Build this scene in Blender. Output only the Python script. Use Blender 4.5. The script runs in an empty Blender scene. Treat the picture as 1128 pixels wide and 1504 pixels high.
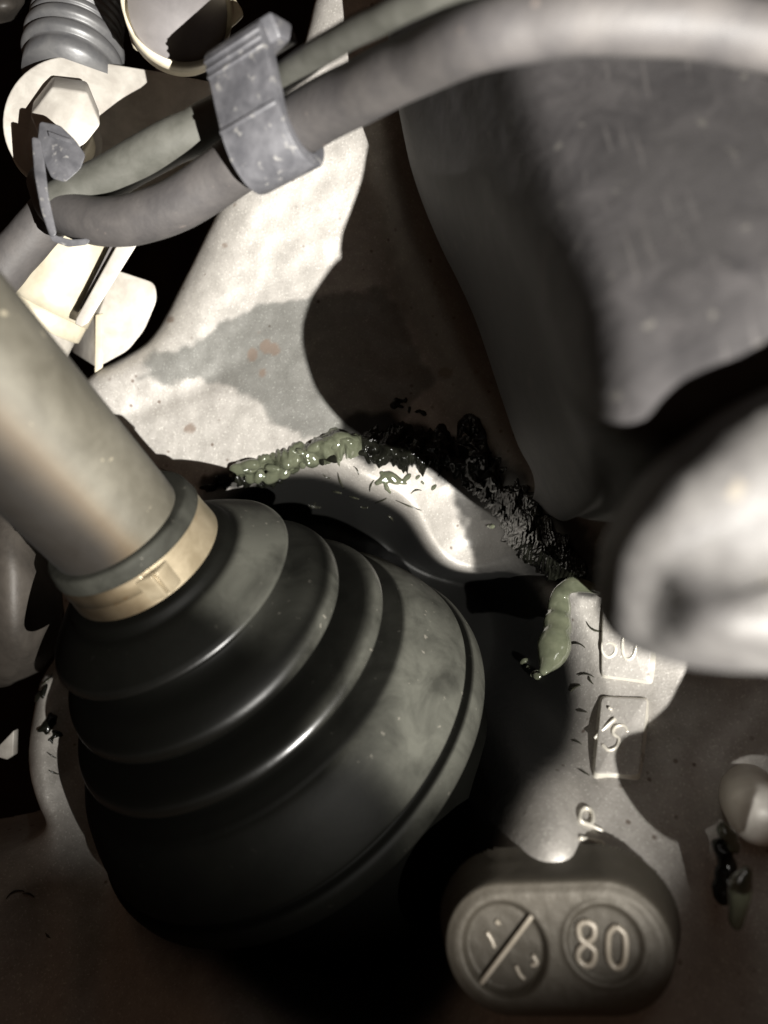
import bpy, bmesh, math, random
import numpy as np
from mathutils import Vector, noise as mnoise

random.seed(7); np.random.seed(7)
SC = bpy.context.scene
COL = SC.collection
S = 0.01                       # the script counts in centimetres, Blender in metres
F = 1136.0                     # focal length of the photograph in its own pixels

def P(px, py, d):              # photo pixel + depth along the view axis (cm) -> point in cm
    return np.array([(px - 564.0) / F * d, d, (752.0 - py) / F * d])
def PIX(p):
    p = np.asarray(p, float)
    return np.stack([564 + p[..., 0] / p[..., 1] * F, 752 - p[..., 2] / p[..., 1] * F], -1)
def nz(v):
    v = np.asarray(v, float); return v / np.linalg.norm(v)

# ---------------------------------------------------------------- camera
cam = bpy.data.cameras.new('camera')
co = bpy.data.objects.new('camera', cam); COL.objects.link(co)
co.location = (0, 0, 0); co.rotation_euler = (math.pi / 2, 0, 0)
cam.sensor_fit = 'VERTICAL'; cam.sensor_height = 36; cam.lens = F / 1504 * 36
cam.clip_start = 0.002; cam.clip_end = 10
cam.dof.use_dof = True; cam.dof.focus_distance = 15.2 * S
cam.dof.aperture_fstop = 13.0
SC.camera = co

# ---------------------------------------------------------------- world, torch, exposure
SC.view_settings.view_transform = 'Standard'; SC.view_settings.look = 'None'
SC.view_settings.exposure = 0.0; SC.view_settings.gamma = 1.0
W = bpy.data.worlds.new('World'); SC.world = W; W.use_nodes = True
W.node_tree.nodes['Background'].inputs[0].default_value = (1.0, 0.62, 0.42, 1)
W.node_tree.nodes['Background'].inputs[1].default_value = 0.045
LPOS = np.array([5.2, -4.0, -4.4]); LAIM = P(410, 445, 17.5)
lt = bpy.data.lights.new('work_torch', 'SPOT'); lt.energy = 9.6; lt.color = (1.0, 0.97, 0.915)
lt.spot_size = math.radians(64); lt.spot_blend = 1.0; lt.shadow_soft_size = 0.06 * S
lo = bpy.data.objects.new('work_torch', lt); COL.objects.link(lo)
lo.location = LPOS * S
lo.rotation_euler = Vector(LAIM - LPOS).to_track_quat('-Z', 'Y').to_euler()
SC.cycles.max_bounces = 5; SC.cycles.diffuse_bounces = 3; SC.cycles.glossy_bounces = 3
SC.cycles.sample_clamp_indirect = 3.0
SC.cycles.use_denoising = True

# ---------------------------------------------------------------- materials
def node_mat(name):
    m = bpy.data.materials.new(name); m.use_nodes = True
    nt = m.node_tree; b = nt.nodes['Principled BSDF']
    return m, nt, b
def N(nt, t, **k):
    n = nt.nodes.new(t)
    for a, v in k.items(): setattr(n, a, v)
    return n
def noise_node(nt, co, scale, detail=4, rough=.55, dist=0):
    n = N(nt, 'ShaderNodeTexNoise'); n.inputs['Scale'].default_value = scale
    n.inputs['Detail'].default_value = detail; n.inputs['Roughness'].default_value = rough
    n.inputs['Distortion'].default_value = dist
    nt.links.new(co, n.inputs['Vector']); return n.outputs['Fac']
def ramp(nt, fac, a, b, ca=(0, 0, 0, 1), cb=(1, 1, 1, 1)):
    r = N(nt, 'ShaderNodeValToRGB'); e = r.color_ramp.elements
    e[0].position = a; e[1].position = b; e[0].color = ca; e[1].color = cb
    nt.links.new(fac, r.inputs['Fac']); return r.outputs['Color']
def mix(nt, fac, a, b, mode='MIX'):
    m = N(nt, 'ShaderNodeMix', data_type='RGBA', blend_type=mode)
    for sock, v in ((m.inputs['Factor'], fac), (m.inputs['A'], a), (m.inputs['B'], b)):
        if isinstance(v, (int, float)): sock.default_value = v
        elif isinstance(v, tuple): sock.default_value = v if len(v) == 4 else v + (1,)
        else: nt.links.new(v, sock)
    return m.outputs['Result']
def pmat(name, c1, c2, scale=150, rough=.6, metal=0., bump=.25, bscale=900, bdist=.02, spec=.5,
         speck=None, speck_scale=1400, speck_at=(.66, .72), rvar=.15, coat=0., side_shade=False):
    m, nt, b = node_mat(name)
    co = N(nt, 'ShaderNodeTexCoord').outputs['Object']
    big = noise_node(nt, co, scale, 5, .6, .3)
    c = mix(nt, ramp(nt, big, .36, .66), c1, c2)
    if speck:
        sp = ramp(nt, noise_node(nt, co, speck_scale, 2), *speck_at)
        c = mix(nt, sp, c, speck)
    if side_shade:  # side shade put into the colour: brown edge, then near black
        gf = N(nt, 'ShaderNodeAttribute', attribute_name='side_shade').outputs['Fac']
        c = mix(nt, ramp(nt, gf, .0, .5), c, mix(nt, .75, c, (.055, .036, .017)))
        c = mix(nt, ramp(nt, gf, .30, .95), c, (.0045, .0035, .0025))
    nt.links.new(c, b.inputs['Base Color'])
    rr = N(nt, 'ShaderNodeMapRange'); rr.inputs['To Min'].default_value = max(.02, rough - rvar)
    rr.inputs['To Max'].default_value = min(1, rough + rvar)
    nt.links.new(big, rr.inputs['Value']); nt.links.new(rr.outputs[0], b.inputs['Roughness'])
    b.inputs['Metallic'].default_value = metal
    b.inputs['Specular IOR Level'].default_value = spec
    b.inputs['Coat Weight'].default_value = coat; b.inputs['Coat Roughness'].default_value = .06
    if bump:
        bp = N(nt, 'ShaderNodeBump'); bp.inputs['Strength'].default_value = bump
        bp.inputs['Distance'].default_value = bdist * S
        nt.links.new(noise_node(nt, co, bscale, 4), bp.inputs['Height'])
        nt.links.new(bp.outputs[0], b.inputs['Normal'])
    return m

M = {}
M['rubber_hose'] = pmat('hose rubber', (.043, .040, .040), (.070, .064, .061), 120, .62, 0, .5, 1100, .015, .4,
                        speck=(.12, .10, .09), speck_scale=520, speck_at=(.71, .78))
M['green_hose'] = pmat('thin hose rubber', (.052, .052, .044), (.078, .077, .067), 220, .6, 0, .4, 900, .012, .4)
M['clip'] = pmat('clip plastic', (.048, .048, .053), (.092, .091, .098), 260, .5, 0, .5, 700, .02, .5,
                 speck=(.16, .155, .15), speck_scale=700, speck_at=(.62, .72))
M['arm'] = None
def shield_mat():
    m, nt, b = node_mat('dusty shield rubber')
    co = N(nt, 'ShaderNodeTexCoord').outputs['Object']
    mp = N(nt, 'ShaderNodeMapping'); mp.inputs['Rotation'].default_value = (0, math.radians(-28), 0); mp.inputs['Scale'].default_value = (9, 1, .55)
    nt.links.new(co, mp.inputs['Vector'])
    c = mix(nt, ramp(nt, noise_node(nt, co, 150, 6, .68, .6), .34, .64), (.0135, .0125, .0130), (.034, .0315, .0315))
    c = mix(nt, ramp(nt, noise_node(nt, co, 55, 4, .6, .5), .40, .66), c, (.024, .0225, .0225))
    streak = ramp(nt, noise_node(nt, mp.outputs[0], 130, 3, .5), .62, .70)
    c = mix(nt, mix(nt, .50, streak, (0, 0, 0)), c, (.056, .052, .050))
    c = mix(nt, ramp(nt, noise_node(nt, co, 420, 1), .72, .78), c, (.050, .047, .043))
    nt.links.new(c, b.inputs['Base Color']); b.inputs['Roughness'].default_value = .62; b.inputs['Specular IOR Level'].default_value = .3
    bp = N(nt, 'ShaderNodeBump'); bp.inputs['Strength'].default_value = .5; bp.inputs['Distance'].default_value = .03 * S
    nt.links.new(noise_node(nt, co, 300, 5, .65), bp.inputs['Height']); nt.links.new(bp.outputs[0], b.inputs['Normal'])
    return m
M['shield'] = shield_mat()
M['arm'] = pmat('arm metal', (.026, .0245, .0236), (.050, .0475, .045), 190, .60, 0, .5, 500, .03, .35, speck=(.07, .062, .05), speck_scale=260, speck_at=(.68, .74))
M['bracket'] = pmat('zinc plate', (.36, .335, .30), (.50, .475, .43), 200, .5, .15, .25, 900, .012, .5,
                    speck=(.42, .36, .28), speck_scale=800, speck_at=(.72, .76))
M['cream'] = pmat('cream metal', (.40, .36, .27), (.54, .49, .38), 130, .5, .1, .3, 700, .015, .5)
M['disc'] = pmat('grey disc', (.115, .107, .107), (.15, .14, .14), 180, .7, 0, .2, 900, .01, .4)
M['bellow'] = pmat('bellow rubber', (.065, .065, .068), (.095, .094, .094), 240, .42, 0, .3, 800, .01, .6)
M['dark'] = pmat('dark metal', (.030, .026, .022), (.05, .043, .036), 140, .55, .1, .4, 600, .02, .4)
M['steel'] = pmat('axle steel', (.044, .040, .030), (.074, .068, .053), 95, .62, .0, .22, 1500, .006, .45, side_shade=True,
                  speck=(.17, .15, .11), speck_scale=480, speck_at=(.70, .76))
M['band'] = pmat('clamp steel', (.16, .130, .085), (.25, .21, .145), 160, .38, .5, .25, 1000, .006, .5, side_shade=True,
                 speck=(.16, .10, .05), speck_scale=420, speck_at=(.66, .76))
M['grease'] = pmat('olive grease', (.040, .044, .029), (.060, .064, .043), 300, .07, 0, .2, 500, .03, .6, rvar=.05, coat=.6)
M['black_grease'] = pmat('black grease', (.002, .002, .0016), (.006, .0063, .0045), 260, .18, 0, .25, 420, .06, .22, rvar=.08)
M['fleck'] = pmat('grease fleck', (.010, .010, .007), (.03, .03, .02), 300, .3, 0, 0)
M['panel'] = pmat('soot panel', (.012, .0075, .006), (.022, .014, .011), 40, .9, 0, .5, 200, .1, .1)
M['letter'] = pmat('letter metal', (.55, .52, .45), (.72, .69, .61), 300, .30, .35, .2, 1200, .004, .5)

M['stub_white'] = pmat('bright bolt metal', (.66, .63, .57), (.82, .79, .73), 200, .42, .1, .2, 900, .01, .5)
def casting_mat():
    m, nt, b = node_mat('cast aluminium')
    co = N(nt, 'ShaderNodeTexCoord').outputs['Object']
    at = lambda n: N(nt, 'ShaderNodeAttribute', attribute_name=n).outputs['Fac']
    big = noise_node(nt, co, 60, 6, .62, .4)
    mid = noise_node(nt, co, 420, 4, .6)
    fine = noise_node(nt, co, 2200, 2, .6)
    c = mix(nt, ramp(nt, big, .35, .68), (.37, .35, .325), (.43, .41, .38))
    c = mix(nt, ramp(nt, mid, .40, .62), mix(nt, .80, (.15, .14, .12), c), c)
    c = mix(nt, ramp(nt, fine, .60, .70), c, mix(nt, .55, (.80, .78, .72), c))
    c = mix(nt, ramp(nt, fine, .30, .40, (1, 1, 1, 1), (0, 0, 0, 1)), c, mix(nt, .25, c, (.10, .095, .085)))
    vor = N(nt, 'ShaderNodeTexVoronoi'); vor.inputs['Scale'].default_value = 330; nt.links.new(co, vor.inputs['Vector'])
    pits = ramp(nt, vor.outputs['Distance'], .10, .17, (1, 1, 1, 1), (0, 0, 0, 1))
    sel = ramp(nt, noise_node(nt, co, 90, 2), .52, .60)
    c = mix(nt, mix(nt, 1.0, pits, sel, 'MULTIPLY'), c, (.16, .13, .11))
    c = mix(nt, at('oil'), c, mix(nt, 1.0, c, (.50, .52, .52), 'MULTIPLY'))
    c = mix(nt, at('rust'), c, (.19, .145, .115))
    c = mix(nt, at('dark_tone'), c, mix(nt, .9, c, (.042, .034, .021)))
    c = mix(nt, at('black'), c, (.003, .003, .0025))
    nt.links.new(c, b.inputs['Base Color'])
    b.inputs['Metallic'].default_value = .36
    r = N(nt, 'ShaderNodeMapRange'); r.inputs['To Min'].default_value = .56; r.inputs['To Max'].default_value = .40
    nt.links.new(at('oil'), r.inputs['Value']); nt.links.new(r.outputs[0], b.inputs['Roughness'])
    add = N(nt, 'ShaderNodeMath', operation='MULTIPLY_ADD'); add.inputs[1].default_value = .6
    nt.links.new(fine, add.inputs[0]); nt.links.new(mid, add.inputs[2])
    bp = N(nt, 'ShaderNodeBump'); bp.inputs['Strength'].default_value = .55; bp.inputs['Distance'].default_value = .014 * S
    nt.links.new(add.outputs[0], bp.inputs['Height']); nt.links.new(bp.outputs[0], b.inputs['Normal'])
    return m
M['cast'] = casting_mat()

def boot_mat():
    m, nt, b = node_mat('boot rubber')
    co = N(nt, 'ShaderNodeTexCoord').outputs['Object']
    dust_shade = N(nt, 'ShaderNodeAttribute', attribute_name='dust_shade').outputs['Fac']
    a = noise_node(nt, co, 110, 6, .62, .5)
    ad = N(nt, 'ShaderNodeMath', operation='MULTIPLY'); nt.links.new(dust_shade, ad.inputs[0])
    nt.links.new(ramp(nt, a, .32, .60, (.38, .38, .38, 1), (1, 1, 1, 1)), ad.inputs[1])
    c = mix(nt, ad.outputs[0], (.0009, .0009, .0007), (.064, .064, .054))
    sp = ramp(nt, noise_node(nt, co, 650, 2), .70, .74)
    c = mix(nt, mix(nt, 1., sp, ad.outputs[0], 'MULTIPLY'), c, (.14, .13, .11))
    nt.links.new(c, b.inputs['Base Color'])
    r = N(nt, 'ShaderNodeMapRange'); r.inputs['To Min'].default_value = .60; r.inputs['To Max'].default_value = .27
    nt.links.new(N(nt, 'ShaderNodeAttribute', attribute_name='gloss').outputs['Fac'], r.inputs['Value']); nt.links.new(r.outputs[0], b.inputs['Roughness'])
    sg = N(nt, 'ShaderNodeMapRange'); sg.inputs['To Min'].default_value = .03; sg.inputs['To Max'].default_value = .30
    nt.links.new(N(nt, 'ShaderNodeAttribute', attribute_name='gloss').outputs['Fac'], sg.inputs['Value']); nt.links.new(sg.outputs[0], b.inputs['Specular IOR Level'])
    bp = N(nt, 'ShaderNodeBump'); bp.inputs['Strength'].default_value = .25; bp.inputs['Distance'].default_value = .01 * S
    nt.links.new(noise_node(nt, co, 700, 4), bp.inputs['Height']); nt.links.new(bp.outputs[0], b.inputs['Normal'])
    return m
M['boot'] = boot_mat()

# ---------------------------------------------------------------- object helpers
def tag(o, label=None, cat=None, group=None, kind=None):
    for k, v in (('label', label), ('category', cat), ('group', group), ('kind', kind)):
        if v: o[k] = v
    return o
ORG = {}
def empty(name, loc, label, cat, group=None):
    o = bpy.data.objects.new(name, None); COL.objects.link(o)
    o.empty_display_size = .005
    o.location = np.asarray(loc, float) * S
    ORG[o.name] = np.asarray(loc, float)
    return tag(o, label, cat, group)
def link(name, me, mat, parent=None, origin=None):
    o = bpy.data.objects.new(name, me); COL.objects.link(o)
    if mat: me.materials.append(mat)
    if parent is not None:
        o.parent = parent; ORG[o.name] = ORG[parent.name]
    else:
        o.location = origin * S; ORG[o.name] = origin
    return o
def mesh(name, verts, faces, mat, parent=None, smooth=True, origin=None):
    v = np.asarray(verts, float)
    if parent is not None: og = ORG[parent.name]
    else: og = v.mean(0) if origin is None else np.asarray(origin, float)
    me = bpy.data.meshes.new(name)
    me.from_pydata(((v - og) * S).tolist(), [], [tuple(int(i) for i in f) for f in faces])
    me.validate(); me.update()
    bm = bmesh.new(); bm.from_mesh(me); bmesh.ops.recalc_face_normals(bm, faces=bm.faces); bm.to_mesh(me); bm.free()
    if smooth: me.polygons.foreach_set('use_smooth', [True] * len(me.polygons))
    return link(name, me, mat, parent, og)
def bevel(o, w, seg=3):
    b = o.modifiers.new('bevel', 'BEVEL'); b.width = w * S; b.segments = seg; b.limit_method = 'ANGLE'
    b.angle_limit = math.radians(35); b.harden_normals = False
    return o
def cr(pts, n):                # Catmull-Rom through points, n samples
    p = np.asarray(pts, float); k = len(p)
    q = np.vstack([2 * p[0] - p[1], p, 2 * p[-1] - p[-2]])
    t = np.linspace(0, k - 1, n); i = np.minimum(t.astype(int), k - 2); u = (t - i)[:, None]
    a, b, c, d = q[i], q[i + 1], q[i + 2], q[i + 3]
    return .5 * (2 * b + (c - a) * u + (2 * a - 5 * b + 4 * c - d) * u ** 2 + (3 * b - a - 3 * c + d) * u ** 3)
def tube_geo(path, rad, seg=24, cap=True, flat=None):
    path = np.asarray(path, float); n = len(path)
    rad = np.full(n, rad, float) if np.isscalar(rad) else np.asarray(rad, float)
    T = np.gradient(path, axis=0); T /= np.linalg.norm(T, axis=1)[:, None]
    up = np.array([0, -1., .1]) if flat is None else np.asarray(flat, float)
    V = []
    for i in range(n):
        a = up - T[i] * (up @ T[i]); a = a / (np.linalg.norm(a) + 1e-9); b = np.cross(T[i], a); up = a if flat is None else up
        th = np.linspace(0, 2 * math.pi, seg, endpoint=False)
        V.append(path[i] + rad[i] * (np.cos(th)[:, None] * a + np.sin(th)[:, None] * b))
    V = np.vstack(V); Fc = []
    for i in range(n - 1):
        for j in range(seg):
            k = (j + 1) % seg
            Fc.append((i * seg + j, i * seg + k, (i + 1) * seg + k, (i + 1) * seg + j))
    if cap:
        Fc.append(tuple(range(seg))[::-1]); Fc.append(tuple((n - 1) * seg + j for j in range(seg)))
    return V, Fc
def loft(rows, nu, nv, name, mat, parent=None, closed=False, jitter=0.):
    rows = [cr(np.vstack([r, r[:1]]) if closed else r, nv) for r in rows]
    A = np.array(rows); B = np.stack([cr(A[:, j], nu) for j in range(nv)], 1)
    if jitter:
        for i in range(nu):
            for j in range(nv):
                B[i, j] += jitter * np.array(mnoise.noise_vector(Vector(B[i, j] * 1.6)))
    V = B.reshape(-1, 3)
    Fc = [(i * nv + j, i * nv + j + 1, (i + 1) * nv + j + 1, (i + 1) * nv + j) for i in range(nu - 1) for j in range(nv - 1)]
    return mesh(name, V, Fc, mat, parent)
def lathe_geo(prof, C, D, seg=96):    # prof (t, r)
    D = nz(D); a = nz(np.cross(D, [0, 0, 1.])); b = np.cross(D, a)
    th = np.linspace(0, 2 * math.pi, seg, endpoint=False)
    V = np.vstack([C + D * t + r * (np.cos(th)[:, None] * a + np.sin(th)[:, None] * b) for t, r in prof])
    n = len(prof)
    Fc = [(i * seg + j, i * seg + (j + 1) % seg, (i + 1) * seg + (j + 1) % seg, (i + 1) * seg + j) for i in range(n - 1) for j in range(seg)]
    Fc += [tuple(range(seg)), tuple((n - 1) * seg + j for j in range(seg))]
    return V, Fc
def prism(pts, vec, name, mat, parent=None, bev=.04, seg=3):      # planar outline swept by vec
    p = np.asarray(pts, float); n = len(p); V = np.vstack([p, p + np.asarray(vec, float)])
    Fc = [tuple(range(n)), tuple(range(n, 2 * n))] + [(i, (i + 1) % n, n + (i + 1) % n, n + i) for i in range(n)]
    o = mesh(name, V, Fc, mat, parent, smooth=True)
    if bev: bevel(o, bev, seg)
    return o
def fillet(pts, r, n=6):       # round the corners of a 2-D outline
    out = []; k = len(pts)
    for i in range(k):
        p0, p1, p2 = (np.array(pts[j % k], float) for j in (i - 1, i, i + 1))
        a, b = p0 - p1, p2 - p1; la, lb = np.linalg.norm(a), np.linalg.norm(b)
        rr = min(r, la * .45, lb * .45)
        q0, q2 = p1 + a / la * rr, p1 + b / lb * rr
        for t in np.linspace(0, 1, n): out.append((1 - t) ** 2 * q0 + 2 * t * (1 - t) * p1 + t * t * q2)
    return np.array(out)
def seg_sd(q, poly, closed=True):     # distance from q (n,2) to polyline
    poly = np.asarray(poly, float); k = len(poly); best = np.full(len(q), 1e9)
    near = np.zeros((len(q), 2))
    for i in range(k if closed else k - 1):
        a, b = poly[i], poly[(i + 1) % k]; ab = b - a
        t = np.clip(((q - a) @ ab) / (ab @ ab), 0, 1); c = a + t[:, None] * ab
        d = np.linalg.norm(q - c, axis=1); m = d < best
        best[m] = d[m]; near[m] = c[m]
    return best, near
def inside(q, poly):
    poly = np.asarray(poly, float); k = len(poly); r = np.zeros(len(q), bool)
    for i in range(k):
        (x1, y1), (x2, y2) = poly[i], poly[(i + 1) % k]
        c = ((y1 > q[:, 1]) != (y2 > q[:, 1])) & (q[:, 0] < (x2 - x1) * (q[:, 1] - y1) / (y2 - y1 + 1e-12) + x1)
        r ^= c
    return r
sstep = lambda a, b, x: (lambda t: t * t * (3 - 2 * t))(np.clip((x - a) / (b - a), 0, 1))

# ================================================================ the boot axis (fitted to the rings in the photograph)
TS = np.array([-.25, 0, .988, 1.603, 2.608, 3.391, 5.368, 9.0])
DN = np.array([[.372, .590, -.717], [.372, .590, -.717], [.372, .590, -.717], [.393, .564, -.726], [.414, .538, -.735], [.434, .511, -.742], [.453, .484, -.749], [.453, .484, -.749]])
CC = np.array([[-4.74, 13.68, -.17], [-4.37, 14.27, -.89], [-4.06, 14.71, -1.46], [-3.57, 15.35, -2.33], [-3.20, 15.78, -2.96], [-2.18, 16.87, -4.64]]) * .905
CC[0] = P(182, 781, 12.42)
CC = np.vstack([CC[0] - .23 * DN[0], CC, CC[-1] + 3.4 * DN[-1]])
RK = lambda t: np.interp(t, [0, 1, 1.6, 2.6, 9], [.93, .98, .94, .905, .886])
def axis_at(t):
    return np.array([np.interp(t, TS, CC[:, k]) for k in range(3)]), nz([np.interp(t, TS, DN[:, k]) for k in range(3)])
C_OUT, D_OUT = CC[6], nz(DN[6])

# ================================================================ casting surface
CP = [(500, 690, 16.5), (640, 735, 16.7), (570, 790, 16.0), (700, 800, 17.4), (400, 600, 17.4), (330, 600, 17.8), (230, 590, 18.2), (130, 550, 18.5), (380, 450, 17.9),
      (440, 300, 17.5), (500, 200, 17.2), (280, 400, 18.3), (460, 20, 17.0), (600, 400, 17.4), (700, 560, 16.9), (740, 640, 16.4),
      (800, 800, 15.1), (850, 870, 14.5), (880, 1050, 13.4), (990, 1050, 13.2), (1060, 950, 13.3), (860, 1200, 11.9), (840, 1255, 10.95), (960, 1250, 11.7), (1060, 1330, 11.8),
      (1128, 1450, 11.2), (830, 1300, 10.9), (820, 1400, 10.95), (830, 1500, 10.9), (680, 1400, 11.1), (1000, 1420, 10.8), (560, 1504, 11.6), (350, 1450, 12.2),
      (200, 1400, 14.6), (60, 1400, 14.8), (0, 1350, 14.8), (150, 1200, 17.0), (60, 1100, 17.2), (90, 1000, 18.0), (1200, 800, 13.5), (900, 500, 15.8),
      (900, 200, 16.2), (700, 50, 16.6), (-100, 1500, 13.8), (1250, 1550, 10.4), (20, 700, 19), (1250, 1150, 12.3), (500, 850, 16.2), (110, 1300, 16.0)]
cp = np.array([P(*c) for c in CP])
def tps_fit(xy, v, lam=.02):
    n = len(xy); r = np.linalg.norm(xy[:, None] - xy[None], axis=2)
    K = np.where(r > 0, r * r * np.log(r + 1e-12), 0) + lam * np.eye(n)
    Q = np.hstack([np.ones((n, 1)), xy]); A = np.block([[K, Q], [Q.T, np.zeros((3, 3))]])
    return np.linalg.solve(A, np.concatenate([v, np.zeros(3)]))
wt = tps_fit(cp[:, [0, 2]], cp[:, 1])
def base_y(q):
    out = np.zeros(len(q))
    for s in range(0, len(q), 20000):
        b = q[s:s + 20000]; r = np.linalg.norm(b[:, None] - cp[None][:, :, [0, 2]], axis=2)
        out[s:s + 20000] = np.where(r > 0, r * r * np.log(r + 1e-12), 0) @ wt[:len(cp)] + wt[-3] + b @ wt[-2:]
    return out
OUTL = [(60, 600, 18.6), (120, 547, 18.5), (165, 521, 18.4), (200, 502, 18.3), (222, 476, 18.3), (242, 436, 18.3), (268, 382, 18.2), (300, 318, 18), (332, 258, 17.8), (385, 170, 17.6),
        (440, 70, 17.3), (470, -60, 17.1), (950, -60, 16.5), (1290, 300, 14.5), (1320, 800, 13.2), (1330, 1600, 10.2), (600, 1640, 11.4), (-150, 1600, 13.6),
        (-150, 1300, 14.9), (0, 1277, 15.1), (36, 1245, 15.5), (40, 1200, 16.2), (32, 1130, 17.0), (36, 1060, 17.5), (52, 1000, 18), (78, 955, 18.2), (80, 900, 18.4), (20, 700, 19)]
oc = np.array([P(*c) for c in OUTL])[:, [0, 2]]
oc = fillet([tuple(p) for p in oc], .35, 4)
h = .05
gx = np.arange(oc[:, 0].min() - 2 * h, oc[:, 0].max() + 2 * h, h); gz = np.arange(oc[:, 1].min() - 2 * h, oc[:, 1].max() + 2 * h, h)
GX, GZ = np.meshgrid(gx, gz, indexing='ij'); Q = np.stack([GX.ravel(), GZ.ravel()], 1)
sd, near = seg_sd(Q, oc); ins = inside(Q, oc)
vn = lambda q, s, z=0.: np.array([mnoise.noise(Vector((a * s, b * s, z))) for a, b in q])
by = base_y(Q)
def ridge(pxs, amp, w):
    pl = np.array([P(*c) for c in pxs])[:, [0, 2]]; pl = cr(pl, 24)
    d, _ = seg_sd(Q, pl, False); return -amp * np.exp(-(d / w) ** 2)
by += ridge([(560, 120, 17.2), (600, 330, 17.4), (700, 570, 16.9), (760, 700, 16.2), (830, 830, 14.8)], .35, .45)
by += ridge([(650, 100, 17), (690, 330, 17.2), (790, 560, 16.5), (860, 720, 15.4)], -.6, .5)
by += ridge([(70, 1010, 17.8), (75, 1150, 17), (100, 1250, 16.2), (110, 1400, 14.9), (100, 1560, 13.6)], .35, .42)
by += ridge([(150, 560, 18.4), (260, 500, 18.1), (330, 400, 18.0), (390, 250, 17.6)], .18, .7)
by += ridge([(205, 600, 18.3), (290, 565, 17.9), (350, 530, 17.8)], -.10, .3)
pb = np.stack([Q[:, 0], by, Q[:, 1]], 1); rel = pb - C_OUT
ax = rel @ D_OUT; perp = rel - ax[:, None] * D_OUT; rho = np.linalg.norm(perp, axis=1)
pd = perp / (rho[:, None] + 1e-9); side = pd @ nz([.8, -.3, -.3])      # towards the lettered strip
thr = 4.3 + 1.42 * sstep(.10, .65, side)
bore = sstep(thr + .5, thr - .9, rho)
rimfall = .25 * sstep(thr + 1.5, thr, rho)
Y = by + 4.2 * bore ** 1.1 + rimfall * sstep(.0, .6, side)
R = .7
inn = np.clip(sd, 0, R); Y = Y + np.where(ins, R - np.sqrt(np.maximum(R * R - (R - inn) ** 2, 0)), R)
cast_noise = vn(Q[::1], 2.2) * .03 if len(Q) < 400000 else 0
Y = Y + cast_noise
Yg = Y.reshape(GX.shape)
def surf_y(x, z):
    i = np.clip((x - gx[0]) / h, 0, len(gx) - 2.001); j = np.clip((z - gz[0]) / h, 0, len(gz) - 2.001)
    a, b = int(i), int(j); u, v = i - a, j - b
    return (Yg[a, b] * (1 - u) * (1 - v) + Yg[a + 1, b] * u * (1 - v) + Yg[a, b + 1] * (1 - u) * v + Yg[a + 1, b + 1] * u * v)
def surf(px, py):              # point of the casting seen at a pixel (first hit along the ray)
    d = 8.0; r = P(px, py, 1.0); step = .1
    while d < 24:
        p = r * d
        if surf_y(p[0], p[2]) <= d: break
        d += step
    lo_, hi = d - step, d
    for _ in range(14):
        m = (lo_ + hi) / 2; p = r * m
        if surf_y(p[0], p[2]) <= m: hi = m
        else: lo_ = m
    return r * hi
def surf_n(p):
    e = .12; gxx = (surf_y(p[0] + e, p[2]) - surf_y(p[0] - e, p[2])) / (2 * e); gzz = (surf_y(p[0], p[2] + e) - surf_y(p[0], p[2] - e)) / (2 * e)
    return nz([gxx, -1, gzz])

Bg = (by + R - np.sqrt(np.maximum(R * R - (R - inn) ** 2, 0))).reshape(GX.shape)
def on_base(px, py):           # point on the housing skin with the bore left out
    d = 15.0; r = P(px, py, 1.0)
    for _ in range(30):
        p = r * d
        i = int(np.clip((p[0] - gx[0]) / h, 0, len(gx) - 1)); j = int(np.clip((p[2] - gz[0]) / h, 0, len(gz) - 1))
        d += .6 * (Bg[i, j] - d)
    return r * d
V = np.stack([Q[:, 0], Y, Q[:, 1]], 1)
nx_, nz_ = GX.shape; idx = np.arange(nx_ * nz_).reshape(nx_, nz_)
quads = np.stack([idx[:-1, :-1], idx[1:, :-1], idx[1:, 1:], idx[:-1, 1:]], -1).reshape(-1, 4)
quads = quads[ins[quads].any(1)]
used = np.unique(quads); snap = used[~ins[used]]
V[snap, 0] = near[snap, 0]; V[snap, 2] = near[snap, 1]
remap = -np.ones(len(V), int); remap[used] = np.arange(len(used)); V = V[used]; quads = remap[quads]
ed = {}
for e in np.concatenate([quads[:, [0, 1]], quads[:, [1, 2]], quads[:, [2, 3]], quads[:, [3, 0]]]):
    k = (min(e), max(e)); ed[k] = ed.get(k, 0) + 1
bed = [k for k, c in ed.items() if c == 1]; bv = sorted({i for k in bed for i in k}); off = {v: len(V) + i for i, v in enumerate(bv)}
skirt = V[bv].copy(); skirt[:, 1] += 2.2
pix = PIX(V)                   # where stains, grease films and darker tones lie
npx = vn(pix / 40., 1.0, 3.0) * 16 + vn(pix / 12., 1.0, 5.) * 6
def poly_mask(pl, soft): 
    d, _ = seg_sd(pix, pl); s = np.where(inside(pix, pl), d, -d) + npx; return sstep(-soft, soft, s)
facing = np.ones(len(V))
oil = poly_mask([(205, 556), (232, 520), (300, 492), (345, 460), (450, 436), (560, 420), (640, 560), (560, 640), (430, 640), (360, 585), (290, 552), (240, 566)], 6)
rust = np.zeros(len(V))
for x, y, r in [(371, 523, 8), (403, 514, 10), (391, 508, 9), (386, 548, 6), (275, 629, 7.5), (381, 487, 4), (652, 548, 5), (700, 546, 4), (300, 700, 4), (345, 300, 4), (250, 470, 4), (330, 360, 3)]:
    d = np.hypot((pix[:, 0] - x) * (1 + .3 * math.sin(x)), pix[:, 1] - y) + npx * .5; rust = np.maximum(rust, .8 * sstep(r + 1.2, r - 1.2, d))
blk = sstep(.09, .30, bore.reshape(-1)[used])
dark_tone = poly_mask([(40, 960), (60, 940), (120, 1010), (130, 1120), (60, 1160), (30, 1100)], 10) * .35
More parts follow.
